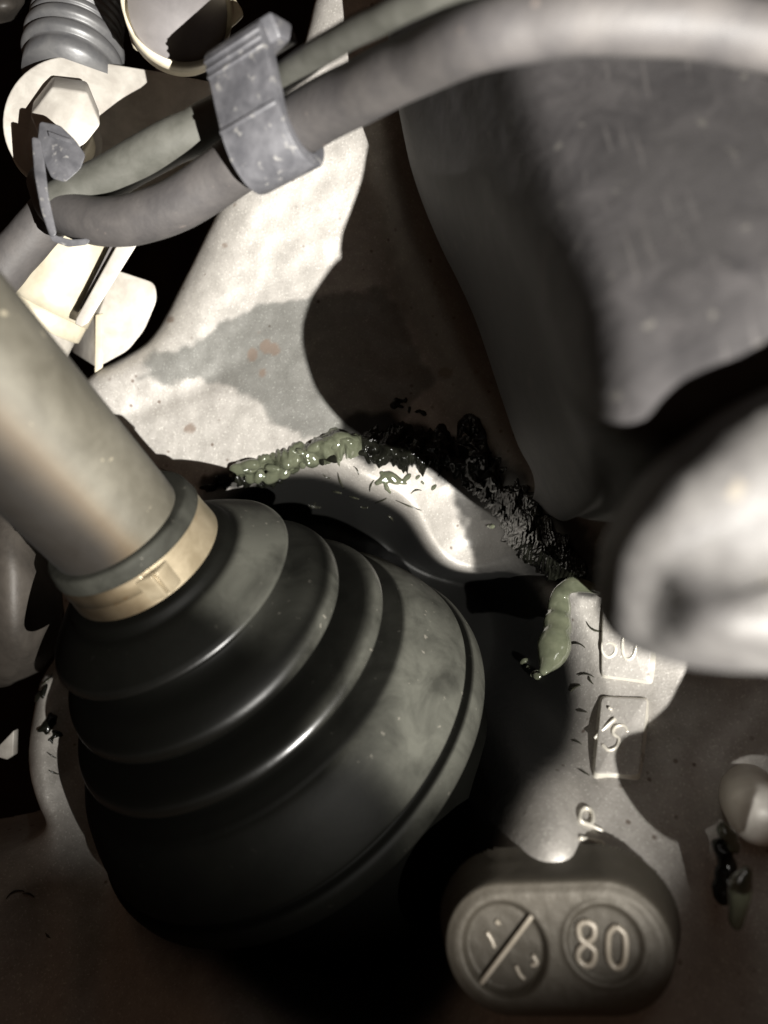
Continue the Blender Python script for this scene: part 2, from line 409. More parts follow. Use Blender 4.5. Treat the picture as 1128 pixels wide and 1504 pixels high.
dark_tone = np.maximum(dark_tone, poly_mask([(330, 690), (440, 660), (560, 680), (660, 700), (680, 780), (600, 860), (440, 780)], 14) * .38)  # darker tone over the patch above the boot
dark_tone = np.maximum(dark_tone, poly_mask([(870, 850), (1060, 850), (1060, 1060), (950, 1160), (840, 1160)], 25) * .22)  # darkens the lettered strip, weaker light put into its colour
dark_tone = np.maximum(dark_tone, poly_mask([(690, 1500), (640, 1330), (770, 1330), (1000, 1360), (1128, 1370), (1400, 1700), (-200, 1700), (-200, 1250), (60, 1180), (160, 1240), (300, 1400)], 40) * .2)  # slightly darker brown tone along the bottom
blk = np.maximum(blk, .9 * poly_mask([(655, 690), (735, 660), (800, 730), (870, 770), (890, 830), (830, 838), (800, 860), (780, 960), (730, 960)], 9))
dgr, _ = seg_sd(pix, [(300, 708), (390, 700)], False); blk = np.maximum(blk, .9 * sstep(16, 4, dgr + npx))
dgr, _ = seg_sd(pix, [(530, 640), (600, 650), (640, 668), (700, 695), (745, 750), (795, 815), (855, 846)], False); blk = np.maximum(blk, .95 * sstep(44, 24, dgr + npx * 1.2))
dark_tone = np.maximum(dark_tone, poly_mask([(560, 130), (560, 420), (650, 600), (800, 830), (900, 830), (1000, 400), (800, 60)], 40) * .75)  # darker brown tone over the right part of the housing
VV = np.vstack([V, skirt]); Fs = quads.tolist() + [(a, b, off[b], off[a]) for a, b in bed]
casting = empty('housing_casting', P(800, 1200, 12.5), 'grey cast aluminium housing with raised lettering wrapping round the black axle boot', 'casting')
og = ORG[casting.name]
me = bpy.data.meshes.new('body')
me.vertices.add(len(VV)); me.vertices.foreach_set('co', ((VV - og) * S).ravel())
fl = np.array([list(f) for f in Fs], int)
me.loops.add(fl.size); me.loops.foreach_set('vertex_index', fl.ravel())
me.polygons.add(len(fl)); me.polygons.foreach_set('loop_start', np.arange(0, fl.size, 4)); me.polygons.foreach_set('use_smooth', [True] * len(fl))
me.update(calc_edges=True); me.validate()
for nm, a in (('oil', oil), ('rust', rust), ('black', blk), ('dark_tone', dark_tone)):
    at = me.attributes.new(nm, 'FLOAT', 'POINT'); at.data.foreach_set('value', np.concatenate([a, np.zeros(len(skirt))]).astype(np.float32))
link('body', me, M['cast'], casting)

# raised lettering and pads on the strip
def stroke(px_pts, r, name, parent, mat='letter', n=None, lift=.0):
    pts = cr(np.array(px_pts, float), n or max(6, 5 * len(px_pts)))
    path = []
    for x, y in pts:
        p = surf(x, y); path.append(p + surf_n(p) * lift)
    Vv, Fc = tube_geo(np.array(path), r, 10)
    return mesh(name, Vv, Fc, M[mat], parent)
def pad(pxs, hgt, name):
    top = []; bot = []
    pts = fillet(pxs, 7, 4); c = pts.mean(0); n = surf_n(surf(*c))
    for x, y in pts:
        p = surf(x, y); top.append(p + n * hgt); bot.append(p - n * .06)
    k = len(pts); cen = surf(*c) + n * hgt
    # flare the foot outwards so that the wall is sloped
    bot = [b + (b - np.mean(bot, 0)) * .16 for b in bot]
    Vv = np.array(top + bot + [cen]); Fc = [(i, (i + 1) % k, k + (i + 1) % k, k + i) for i in range(k)] + [(i, (i + 1) % k, 2 * k) for i in range(k)]
    o = mesh(name, Vv, Fc, M['cast'], casting, smooth=True); o.data.materials.append(M['letter'])
    for p_ in o.data.polygons: p_.material_index = 1 if len(p_.vertices) == 4 else 0
    return bevel(o, .035, 3), n
pad([(888, 880), (960, 890), (956, 1000), (886, 991)], .09, 'raised_pad')
pad([(884, 1027), (950, 1030), (938, 1141), (873, 1139)], .10, 'raised_pad')
L1, L2 = .10, .11
stroke([(897, 925), (891, 938), (888, 950), (890, 962), (898, 966), (906, 960), (906, 950), (899, 945), (890, 950)], .030, 'numeral', casting, lift=L1)
stroke([(926, 928), (918, 938), (917, 956), (921, 968), (929, 968), (935, 957), (936, 940), (926, 928)], .030, 'numeral', casting, lift=L1)
stroke([(878, 1090), (905, 1059)], .030, 'slash', casting, lift=L2)
stroke([(922, 1080), (917, 1070), (906, 1071), (902, 1081), (909, 1090), (906, 1102), (896, 1107), (888, 1099)], .028, 'letter', casting, lift=L2)
stroke([(898, 1043), (901, 1046)], .03, 'dot', casting, lift=L2)
stroke([(884, 1222), (866, 1214), (852, 1208), (850, 1196), (858, 1189), (868, 1193), (870, 1204), (866, 1214)], .034, 'letter', casting, lift=.03)
stroke([(850, 1232), (868, 1236), (883, 1240), (881, 1247), (878, 1256)], .034, 'letter', casting, lift=.03)

# the oval boss at the bottom, with its round marks
BN = nz([-.22, -1, .12]); BU = nz(np.array([1., 0, .10]) - BN * (np.array([1., 0, .10]) @ BN)); BV = np.cross(BU, BN) * -1
if BV[2] < 0: BV = -BV
BC = P(818, 1396, 10.4)
bl, br = .655, .84
def bpx(x, y):                 # pixel -> boss plane coordinates
    r = P(x, y, 1.); t = (BC @ BN) / (r @ BN); q = r * t - BC; return q @ BU, q @ BV
ga = np.arange(-2.2, 2.2, .02); gb = np.arange(-1.55, 1.7, .02)
A_, B_ = np.meshgrid(ga, gb, indexing='ij')
dst = np.hypot(np.maximum(np.abs(A_) - bl, 0), B_) - br
H = -.55 * sstep(.0, .17, dst) - 4. * np.maximum(dst - .14, 0) - .05 * sstep(-.14, .02, dst)
la, lb_ = bpx(741, 1395); ra, rb_ = bpx(888, 1386)
d1 = np.hypot(A_ - la, (B_ - lb_) * .93); H -= .13 * sstep(.60, .50, d1)
d2 = np.hypot(A_ - ra, B_ - rb_); H -= .03 * sstep(.50, .44, d2) - .02 * np.exp(-((d2 - .53) / .04) ** 2)
for i in range(H.shape[0]):
    for j in range(0, H.shape[1]):
        pass
H += .006 * np.array([mnoise.noise(Vector((a * 6, b * 6, 1.))) for a, b in zip(A_.ravel(), B_.ravel())]).reshape(H.shape)
bV = (BC + A_[..., None] * BU + B_[..., None] * BV + H[..., None] * BN).reshape(-1, 3)
ia = np.arange(A_.size).reshape(A_.shape); keep = (dst < .24)
bq = np.stack([ia[:-1, :-1], ia[1:, :-1], ia[1:, 1:], ia[:-1, 1:]], -1).reshape(-1, 4); bq = bq[keep.ravel()[bq].all(1)]
us = np.unique(bq); rm = -np.ones(A_.size, int); rm[us] = np.arange(len(us))
boss = mesh('boss', bV[us], rm[bq].tolist(), M['cast'], casting)
for nm, a in (('oil', np.zeros(len(us))), ('dark_tone', 1.0 + .0 * sstep(0, .2, dst.ravel()[us])), ('rust', np.zeros(len(us))), ('black', np.zeros(len(us)))):  # boss darkened throughout, weak light put into its colour
    at = boss.data.attributes.new(nm, 'FLOAT', 'POINT'); at.data.foreach_set('value', a.astype(np.float32))
def bstroke(pxs, r, name, lift, closed=False):
    pts = [bpx(x, y) for x, y in pxs]; pts = cr(np.array(pts), max(8, 6 * len(pts)))
    path = np.array([BC + a * BU + b * BV + lift * BN for a, b in pts])
    Vv, Fc = tube_geo(path, r, 10); o = mesh(name, Vv, Fc, M['letter_dim'], boss); return o
M['letter_dim'] = pmat('darker letter metal', (.34, .30, .24), (.46, .41, .34), 300, .35, .15, .2, 1200, .004, .5)  # darker version of the letter metal for the boss marks
bstroke([(705, 1448), (746, 1394), (785, 1342)], .036, 'slash_bar', -.06)
bstroke([(714, 1374), (721, 1386), (725, 1397)], .03, 'letter', -.12)
bstroke([(733, 1362), (727, 1358)], .03, 'letter', -.12)
bstroke([(757, 1424), (763, 1437), (770, 1444)], .03, 'letter', -.12)
bstroke([(782, 1408), (788, 1420), (780, 1424)], .03, 'letter', -.12)
bstroke([(860, 1353), (850, 1360), (852, 1377), (861, 1385), (873, 1396), (871, 1413), (861, 1418), (850, 1409), (850, 1396), (861, 1385), (872, 1376), (872, 1360), (860, 1353)], .04, 'numeral', .0)
bstroke([(905, 1360), (895, 1370), (893, 1390), (895, 1410), (904, 1421), (915, 1416), (919, 1396), (917, 1372), (905, 1360)], .04, 'numeral', .0)

# ================================================================ the axle: shaft, boot, clamp
axle = empty('drive_axle', C_OUT, 'ribbed black rubber axle boot clamped on a dusty grey shaft', 'axle')
SD = nz([.33, .70, -.63]); SO = P(172, 774, 12.3)
V_, F_ = lathe_geo([(-11, 1.07), (-6, 1.07), (-3, 1.07), (-.6, 1.07), (-.06, 1.07), (.05, 1.02), (.8, .98)], SO, SD, 96)
def side_shade(o, dirn, a, b_, C, D, amt=.93):  # paints shade over one side, its edge roughened by noise
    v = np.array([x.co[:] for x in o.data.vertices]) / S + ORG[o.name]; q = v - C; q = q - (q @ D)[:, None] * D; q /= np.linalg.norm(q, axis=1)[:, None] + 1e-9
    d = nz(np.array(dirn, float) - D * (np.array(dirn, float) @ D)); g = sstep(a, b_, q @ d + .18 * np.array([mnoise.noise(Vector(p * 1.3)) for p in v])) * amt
    o.data.attributes.new('side_shade', 'FLOAT', 'POINT').data.foreach_set('value', g.astype(np.float32))
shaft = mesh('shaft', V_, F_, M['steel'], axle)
side_shade(shaft, (-.6, 0, -.8), -.25, .42, SO, SD)
def boot_geo(prof, seg=224, wob=.0, sag=.0):
    th = np.linspace(0, 2 * math.pi, seg, endpoint=False); Vs = []
    for t, r in prof:
        C, D = axis_at(t); a = nz(np.cross(D, [0, 0, 1.])); b = np.cross(D, a)
        rr = r * RK(t) + wob * np.array([mnoise.noise(Vector((math.cos(x) * 1.5, math.sin(x) * 1.5, t * 1.3))) for x in th])
        Vs.append(C + rr[:, None] * (np.cos(th)[:, None] * a + np.sin(th)[:, None] * b))
    n = len(prof)
    Fc = [(i * seg + j, i * seg + (j + 1) % seg, (i + 1) * seg + (j + 1) % seg, (i + 1) * seg + j) for i in range(n - 1) for j in range(seg)]
    return np.vstack(Vs), Fc
def dense(prof, n):
    return cr(np.array(prof, float), n)
fold = np.vstack([
    dense([(.92, 1.36), (1.0, 1.50), (1.10, 1.56), (1.14, 1.60)], 10),
    dense([(1.15, 1.62), (1.22, 1.80), (1.36, 2.05), (1.53, 2.31), (1.60, 2.39), (1.66, 2.38), (1.74, 2.24)], 26),
    dense([(1.82, 2.08), (1.92, 2.06), (2.04, 2.22), (2.18, 2.58), (2.36, 2.84), (2.52, 2.95), (2.63, 2.97), (2.73, 2.90), (2.80, 2.66), (2.90, 2.50), (3.0, 2.62),
           (3.10, 3.02), (3.24, 3.37), (3.38, 3.49), (3.50, 3.47), (3.58, 3.28), (3.66, 3.26), (3.75, 3.48), (3.86, 3.70)], 90),
    dense([(3.90, 3.73), (3.98, 3.86), (4.2, 4.05), (4.5, 4.22), (4.8, 4.36), (5.05, 4.45), (5.12, 4.455)], 30),
    dense([(5.14, 4.42), (5.17, 4.40), (5.21, 4.42), (5.24, 4.52)], 8),
    dense([(5.26, 4.56), (5.36, 4.61), (5.60, 4.62), (5.74, 4.58), (5.80, 4.45), (5.84, 4.1), (6.4, 4.0), (8.6, 4.0)], 30)])
V_, F_ = boot_geo(fold, 240, .022)
boot = mesh('rubber_boot', V_, F_, M['boot'], axle)
dt = fold[:, 0]
dust_shade = .62 * sstep(1.14, 1.2, dt) * sstep(1.68, 1.60, dt) + .10 * sstep(1.7, 1.8, dt) * sstep(2.36, 2.2, dt) \
    + .55 * sstep(2.34, 2.5, dt) * sstep(2.74, 2.64, dt) + .55 * sstep(3.16, 3.30, dt) * sstep(3.50, 3.40, dt) + .06 * sstep(3.5, 3.6, dt) * sstep(3.9, 3.86, dt) \
    + .85 * sstep(3.88, 3.93, dt) * sstep(5.13, 5.10, dt) + .75 * sstep(5.24, 5.28, dt) * sstep(5.76, 5.7, dt) + .03
dv = np.repeat(dust_shade, 240)
wv = V_ * .9; nv_ = np.array([mnoise.noise(Vector(p)) for p in wv]); dv = np.clip(dv * (1 + .45 * nv_), 0, 1)
# shade painted into the boot colour: near black away from the upper right
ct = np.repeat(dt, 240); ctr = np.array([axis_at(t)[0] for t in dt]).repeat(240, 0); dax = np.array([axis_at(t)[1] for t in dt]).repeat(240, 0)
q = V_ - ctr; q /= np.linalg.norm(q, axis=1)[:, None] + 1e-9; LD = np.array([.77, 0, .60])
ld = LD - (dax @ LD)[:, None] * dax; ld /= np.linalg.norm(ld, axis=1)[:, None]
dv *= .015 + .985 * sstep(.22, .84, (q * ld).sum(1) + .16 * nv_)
gl = sstep(2.42, 2.54, ct) * sstep(2.74, 2.64, ct) + sstep(3.26, 3.36, ct) * sstep(3.54, 3.46, ct) + .8 * sstep(1.52, 1.58, ct) * sstep(1.70, 1.64, ct)
gl = np.clip(gl * (1 + .5 * nv_), 0, 1)
boot.data.attributes.new('gloss', 'FLOAT', 'POINT').data.foreach_set('value', gl.astype(np.float32))
at = boot.data.attributes.new('dust_shade', 'FLOAT', 'POINT'); at.data.foreach_set('value', dv.astype(np.float32))
V_, F_ = boot_geo([(-.22, 1.10), (-.23, 1.30), (-.215, 1.345), (-.18, 1.365), (-.1, 1.38), (.0, 1.395), (.07, 1.405), (.095, 1.39), (.10, 1.30)], 160, .01)
lip = mesh('boot_lip', V_, F_, M['boot'], axle)
lip.data.attributes.new('gloss', 'FLOAT', 'POINT')
at = lip.data.attributes.new('dust_shade', 'FLOAT', 'POINT'); at.data.foreach_set('value', np.full(len(V_), .34, np.float32))
V_, F_ = boot_geo(dense([(.07, 1.27), (.08, 1.36), (.12, 1.375), (.5, 1.37), (.90, 1.37), (.94, 1.36), (.95, 1.27)], 24), 160, .012)
band = mesh('clamp_band', V_, F_, M['band'], axle)
def on_band(px0, t0, t1, r0, r1, name, mat):
    # ear of the clamp: a crimped tab standing on the band at the angle seen in the photo
    C, D = axis_at((t0 + t1) / 2)
    q = P(px0[0], px0[1], 11.8) - C; q = nz(q - D * (q @ D)); s = np.cross(D, q)
    pr = [(-.26, r0), (-.22, r0 + .05), (-.08, r1 - .02), (-.03, r1), (.0, r0 + .05), (.03, r1), (.08, r1 - .02), (.20, r0 + .04), (.28, r0)]
    top = []
    for t in (t0, t1):
        Ct, _ = axis_at(t)
        for a, r in pr: top.append(Ct + q * r * .98 + s * a)
    k = len(pr); Fc = [(i, i + 1, k + i + 1, k + i) for i in range(k - 1)] + [tuple(range(k)), tuple(range(k, 2 * k))]
    return mesh(name, np.array(top), Fc, M[mat], band)
side_shade(band, (-.6, 0, -.8), -.1, .75, *axis_at(.5), .85)
Cb, Db = axis_at(.4); qe = P(238, 858, 11.8) - Cb; qe = nz(qe - Db * (qe @ Db)); se = np.cross(Db, qe)
if se[0] > 0: se = -se
ov = []
for t, r in ((.09, 1.335), (.10, 1.372), (.50, 1.372), (.51, 1.335)):
    Ct, Dt = axis_at(t); r *= RK(t)
    for a in np.linspace(.10, 1.75, 40): ov.append(Ct + (r + .012) * (math.cos(a) * qe + math.sin(a) * se))
ovl = mesh('clamp_tail', ov, [(i * 40 + k, i * 40 + k + 1, (i + 1) * 40 + k + 1, (i + 1) * 40 + k) for i in range(3) for k in range(39)] + [(0, 40, 80, 120), (39, 79, 119, 159)], M['band'], band)
side_shade(ovl, (-.6, 0, -.8), -.1, .75, *axis_at(.5), .85)
bevel(on_band((238, 858), .18, .84, 1.33, 1.47, 'clamp_ear', 'band'), .02, 2)

# ================================================================ hoses
def hose(pxs, rad, name, label, mat, n=90, group=None):
    path = cr(np.array([P(*p) for p in pxs]), n)
    rr = np.interp(np.linspace(0, 1, n), np.linspace(0, 1, len(rad)), rad)
    path = path + np.array([[.015 * mnoise.noise(Vector((i * .11, k * 7.7, len(pxs)))) for k in range(3)] for i in range(n)])
    V_, F_ = tube_geo(path, rr, 32)
    o = mesh(name, V_, F_, M[mat]); return tag(o, label, 'hose', group)
hose([(352, 232, 11.9), (395, 208, 11.7), (440, 182, 11.4), (520, 140, 10.4), (600, 98, 9.2), (700, 58, 8.0), (800, 38, 7.6), (900, 30, 7.4), (1010, 34, 7.3), (1128, 55, 7.2), (1300, 110, 7.1)],
     [.44, .44, .43, .40, .36, .325, .31, .305, .30, .295, .295], 'brake_hose', 'thick grey rubber hose arching from the clip to the top right corner', 'rubber_hose', 120)
hose([(340, 165, 12.2), (405, 122, 11.6), (470, 76, 10.5), (550, 32, 9.2), (620, 2, 8.4), (700, -28, 7.8), (800, -60, 7.5)], [.20, .20, .18, .16, .15, .14], 'thin_hose', 'thin olive grey hose just above the thick arching hose', 'green_hose')
hose([(330, 170, 13.0), (300, 186, 13.1), (240, 215, 13.3), (170, 254, 13.6), (110, 285, 13.8), (82, 300, 13.9)], [.37, .37, .36], 'upper_hose', 'olive grey hose stub running from the clip to the small holder, upper of two', 'green_hose')
hose([(385, 212, 12.1), (355, 236, 12.3), (320, 262, 12.6), (260, 300, 12.9), (200, 322, 13.2), (150, 326, 13.5), (108, 316, 13.8), (84, 300, 14.2), (70, 270, 14.9)], [.44, .43, .42, .40, .38], 'lower_hose', 'dark grey hose bending below the olive stub, lower of two', 'rubber_hose')
hose([(120, 262, 15.0), (70, 320, 15.1), (30, 365, 15.2), (-20, 425, 15.3), (-90, 520, 15.5)], [.42, .43, .44], 'side_hose', 'dark hose passing behind the small holder to the left edge', 'rubber_hose')

# ================================================================ big clip: head block, plate and hook swept along the hose
HD = nz(P(440, 182, 11.4) - P(360, 226, 11.85))             # along the hose
hc = P(365, 224, 11.2)
cu = nz(np.array([.10, -.1, 1]) - HD * (np.array([.10, -.1, 1]) @ HD)); cf = nz(np.cross(cu, HD))
if cf[1] > 0: cf = -cf
c0 = P(324, 195, 11.2)
def cpt(f_, u_): return c0 + cf * f_ + cu * u_
clip = empty('hose_clip', P(400, 150, 11.2), 'chunky grey plastic clip gripping the thick hose and the olive hose', 'clip')
wclip = HD * 1.02
outer = [(0, 1.22), (-.55, 1.35), (-.62, 1.12), (-.28, 1.0), (-.24, .3), (-.22, 0), (-.25, -.25), (-.42, -.46), (-.62, -.52), (-.82, -.46), (-1.0, -.28), (-1.06, -.1), (-1.18, -.1), (-1.14, -.36), (-.95, -.62), (-.64, -.74), (-.34, -.68), (-.1, -.44), (.0, -.12)]
prism([cpt(f_, u_) for f_, u_ in fillet(outer, .1, 4)], wclip, 'clip_body', M['clip'], clip, .035, 3)
for uu in (1.10, .98, .86):
    rib = [cpt(.0, uu), cpt(.035, uu - .01), cpt(.035, uu - .045), cpt(.0, uu - .055)]
    prism([p - HD * .0 for p in rib], wclip * .98 + HD * .0, 'ridge', M['clip'], clip, .008, 1)
prism([cpt(.012, .03), cpt(.03, .02), cpt(.03, -.03), cpt(.0, -.05)], wclip * .97, 'ridge', M['clip'], clip, .008, 1)
prism([cpt(*q) - HD * .02 for q in ((-.05, 1.27), (-.62, 1.42), (-.75, 1.15), (-.2, .95))], HD * .5 + HD * .72, 'clip_head', M['clip'], clip, .05, 3)

# small holder on the left
holder = empty('hose_holder', P(80, 270, 13.2), 'small dark plastic holder strap at the left ends of two hoses', 'clip')
prism([P(x, y, 13.4) for x, y in fillet([(58, 178), (88, 184), (110, 205), (126, 228), (118, 250), (96, 268), (76, 262), (62, 232), (54, 215)], 3, 2)], P(90, 220, 14.5) - P(90, 220, 13.4), 'holder_block', M['clip'], holder, .05)
prism([P(x, y, 13.25) for x, y in fillet([(46, 200), (60, 204), (66, 240), (72, 290), (84, 345), (74, 350), (60, 310), (50, 255)], 4, 3)], P(60, 250, 13.9) - P(60, 250, 13.25), 'strap', M['clip'], holder, .03)
prism([P(x, y, 13.4) for x, y in fillet([(66, 330), (82, 346), (104, 352), (134, 350), (128, 360), (100, 363), (76, 354)], 4, 3)], P(90, 350, 14.0) - P(90, 350, 13.4), 'hook', M['clip'], holder, .03)
prism([P(x, y, 13.3) for x, y in [(70, 192), (104, 204), (106, 212), (72, 200)]], P(90, 200, 13.42) - P(90, 200, 13.3), 'ridge', M['clip'], holder, .015)

# ================================================================ bright bracket with bolt
brk = empty('bracket', P(100, 180, 15.8), 'bright zinc bracket plate with a rounded end and a flange bolt', 'bracket')
BK = lambda x, y: P(x, y, 15.9 + (x - 100) * .006)
rnd = [(100 + 96 * math.cos(a), 180 + 97 * math.sin(a)) for a in np.radians(np.linspace(268, 130, 22))]
pts = [(330, 124), (225, 104)] + rnd + [(52, 290), (110, 330), (200, 330), (300, 235)]
prism([BK(*p) for p in pts], P(100, 180, 16.35) - P(100, 180, 15.9), 'plate', M['bracket'], brk, .03, 2)
V_, F_ = lathe_geo([(0, .3), (0, .86), (.06, .92), (.16, .90), (.34, .62), (.36, .3)], P(84, 214, 15.95), nz([.12, -1, .02]), 64); mesh('flange', V_, F_, M['bracket'], brk)
hx = [P(97 + 50 * math.cos(a), 158 + 50 * math.sin(a), 15.5) for a in np.radians(np.arange(8, 368, 60))]
prism(hx, (P(96, 172, 14.8) - P(97, 154, 15.5)), 'bolt_head', M['bracket'], brk, .05, 2)
V_, F_ = lathe_geo([(0, .4), (0, .47), (.5, .47), (.55, .40), (.55, .1)], P(104, 214, 15.4), nz([.2, -1, .05]), 48); mesh('sleeve', V_, F_, M['cream'], brk)

# edge-on flange strip
st = empty('flange_strip', P(160, 410, 16.5), 'pale narrow metal strip slanting beside the cream cylinder', 'strip')
prism([P(x, y, 16.4) for x, y in [(292, 228), (300, 232), (206, 352), (130, 474), (120, 481), (110, 476), (112, 468), (180, 345)]], P(160, 410, 17.0) - P(160, 410, 16.4), 'strip_plate', M['bracket'], st, .03, 2)
prism([P(x, y, 16.7) for x, y in [(166, 352), (182, 352), (126, 446), (112, 462)]], P(150, 400, 17.5) - P(150, 400, 16.7), 'strip_web', M['disc'], st, .02, 2)

# cream cylinder
cyl = empty('cream_cylinder', P(90, 430, 17.5), 'cream coloured metal cylinder behind the grey shaft', 'cylinder')
a0, a1 = P(128, 330, 17.6), P(30, 530, 17.9); L_ = np.linalg.norm(a1 - a0); dd = (a1 - a0) / L_
V_, F_ = lathe_geo([(-.3, .78), (0, .84), (.2, .88), (1.55, .93), (1.6, .96), (2.1, .97)], a0, dd, 64); mesh('barrel', V_, F_, M['cream'], cyl)
V_, F_ = lathe_geo([(2.1, .93), (2.12, .95), (2.5, .94), (2.52, .90)], a0, dd, 64); mesh('collar_ring', V_, F_, M['cream'], cyl)
V_, F_ = lathe_geo([(2.52, .86), (3.6, .84), (3.7, .7)], a0, dd, 64); mesh('barrel', V_, F_, M['bracket'], cyl)

# white boss block
blk_ = empty('block', P(185, 460, 18.5), 'white metal block with a dark top facet between strip and housing arm', 'block')
prism([P(x, y, 18.3) for x, y in fillet([(168, 396), (228, 416), (231, 440), (212, 485), (188, 515), (150, 536), (138, 540), (142, 470)], 10, 4)], P(150, 440, 19.6) - P(185, 455, 18.3), 'block_body', M['bracket'], blk_, .06, 3)
prism([P(x, y, 18.25) for x, y in [(140, 462), (152, 460), (151, 540), (139, 548)]], P(145, 500, 18.9) - P(145, 500, 18.25), 'rib', M['cream'], blk_, .03, 2)

# bellow above the bracket
bel = []; t = 0.
for i in range(16):
    w = .36 if i < 2 else .21; am = .11 if i < 2 else .06; r = .92 - .006 * i
    bel += [(t, r), (t + .25 * w, r + am * .85), (t + .5 * w, r + am), (t + .75 * w, r + am * .8)]; t += w
V_, F_ = lathe_geo([(-.4, .95), (-.1, .96)] + [tuple(x) for x in dense(bel, 260)], P(106, 98, 16.6), nz(P(128, -60, 17.2) - P(106, 98, 16.6)), 72)
tag(mesh('bellow', V_, F_, M['bellow']), 'ribbed grey rubber bellow rising above the bright bracket', 'bellow')

# round bush with grey disc
bush = empty('bush', P(262, 50, 13.9), 'cream ringed bush with a grey round face at the top', 'bush')
bd = nz([.25, -1, -.15]); bc = P(262, 24, 13.9)
V_, F_ = lathe_geo([(-.3, .9), (.5, .95), (.0, .93), (-.06, .92), (-.07, .86)], bc, bd, 72); mesh('sleeve', V_, F_, M['cream'], bush)
V_, F_ = lathe_geo([(.3, .85), (-.09, .85), (-.12, .82), (-.13, .2)], bc, bd, 72); mesh('face', V_, F_, M['disc'], bush)
prism([P(x, y, 14.2) for x, y in fillet([(182, 20), (200, -30), (320, -40), (362, 22), (330, 50), (240, 80), (196, 76)], 12, 4)], P(262, 50, 15.0) - P(262, 50, 14.2), 'flange', M['cream'], bush, .06)
# dark stub with wire loop below the bush
stub = empty('wire_stub', P(305, 85, 18), 'dark stub with a thin wire loop beside the clip', 'stub')
V_, F_ = lathe_geo([(0, .45), (.5, .5), (1.0, .48), (1.1, .3)], P(330, 100, 18.6), nz([-.7, -.6, .1]), 40); mesh('stub_body', V_, F_, M['dark'], stub)
V_, F_ = tube_geo(cr([P(290, 72, 17.6), P(293, 55, 17.5), P(304, 46, 17.5), P(316, 50, 17.6)], 20), .03, 8); mesh('wire', V_, F_, M['dark'], stub)

# ================================================================ dark rubber shield, upper right
rows = []
for le, mid_, sh, r1, r2, r3 in [
    ((560, -60, 13.6), (620, -70, 11.9), (665, -60, 10.6), (800, -80, 9.3), (1128, -60, 8.5), (1500, -40, 8.3)),
    ((590, 150, 13.4), (650, 140, 11.6), (707, 110, 10.0), (850, 110, 9.0), (1128, 120, 8.2), (1500, 130, 7.9)),
    ((632, 280, 13.2), (700, 290, 11.0), (771, 300, 8.95), (900, 290, 8.1), (1128, 280, 7.5), (1500, 280, 7.3)),
    ((702, 430, 12.9), (760, 440, 10.3), (824, 440, 7.95), (950, 430, 7.3), (1128, 420, 6.9), (1500, 420, 6.8)),
    ((750, 570, 12.4), (815, 580, 9.6), (868, 582, 6.95), (1000, 570, 6.75), (1128, 560, 6.6), (1500, 550, 6.6)),
    ((775, 640, 12.3), (840, 650, 9.4), (902, 642, 6.8), (1010, 640, 6.75), (1128, 630, 6.75), (1500, 610, 6.75)),
    ((800, 690, 12.2), (860, 705, 9.6), (935, 690, 7.5), (1030, 690, 7.3), (1128, 680, 7.3), (1500, 650, 7.3))]:
    b0 = P(*le) + np.array([.1, 1.5, 0]); rows.append(np.array([b0, P(*le), P(*mid_), P(sh[0] - 38, sh[1], sh[2] + 1.15), P(sh[0] + 2, sh[1], sh[2] + .32), P(sh[0] + 60, sh[1], sh[2] + (r1[2] - sh[2]) * .62), P(*r1), P(*r2), P(*r3)]))
lowr = [p + np.array([.25, 1.2, -.35]) for p in rows[-1]]; rows.append(np.array(lowr)); rows.append(np.array([p + np.array([.4, 3.0, -.2]) for p in lowr]))
shield = loft(rows, 90, 120, 'splash_shield', M['shield'], jitter=.008)
sm = shield.modifiers.new('thick', 'SOLIDIFY'); sm.thickness = .25 * S; sm.offset = -1
tag(shield, 'dark dusty rubber shield filling the upper right, out of focus', 'shield')

# ================================================================ blurred grey arm end, right
arm = empty('control_arm', P(1128, 800, 6.4), 'light grey rounded arm end at the right edge, out of focus', 'arm')
rings = []
for x, top, bot, tk in [(889, 838, 862, .06), (893, 800, 895, .28), (905, 772, 925, .42), (930, 730, 952, .56), (965, 686, 970, .66), (1040, 620, 985, .78), (1128, 570, 988, .86), (1250, 520, 990, .92), (1420, 470, 1000, .95)]:
    D0 = 6.45; ring = []
    zc = (top + bot) / 2; hz = (bot - top) / 2
    for a in np.linspace(0, 2 * math.pi, 48, endpoint=False):
        ca, sa = math.cos(a), math.sin(a)
        e = .66
        py = zc - hz * np.sign(sa) * abs(sa) ** e
        dep = -tk * np.sign(ca) * abs(ca) ** e
        p = P(x, py, D0); 
        if dep < 0:
            wgt = sstep(915, 985, x)
            dep += (-.62 * sstep(838, 876, py) + .45 * sstep(892, 985, py)) * wgt - .05 * math.exp(-((py - 958) / 12) ** 2) * wgt
        p[1] += dep + .35 * sstep(820, 985, py); ring.append(p)
    rings.append(np.array(ring))
A_r = np.array([np.vstack([r, r[:1]]) for r in rings]); B_r = np.stack([cr(A_r[:, j], 70) for j in range(A_r.shape[1])], 1)
nu, nv = B_r.shape[:2]
Fc = [(i * nv + j, i * nv + j + 1, (i + 1) * nv + j + 1, (i + 1) * nv + j) for i in range(nu - 1) for j in range(nv - 1)] + [tuple(range(nv - 1))]
bmv = B_r.reshape(-1, 3)
bmv = bmv + .012 * np.array([list(mnoise.noise_vector(Vector(p * 4))) for p in bmv])
ao = mesh('arm_body', bmv, Fc, M['arm'], arm)
na = P(1040, 830, 7.5); nb = P(1042, 852, 12.2)
V_, F_ = lathe_geo([(0, .90), (1.5, 1.03), (3.0, 1.08), (4.0, 1.2), (4.8, 1.22), (4.9, .9)], na, nz(nb - na), 48)
mesh('unseen_neck', V_, F_, M['dark'], arm)  # added behind the arm end, out of sight, to shade the housing
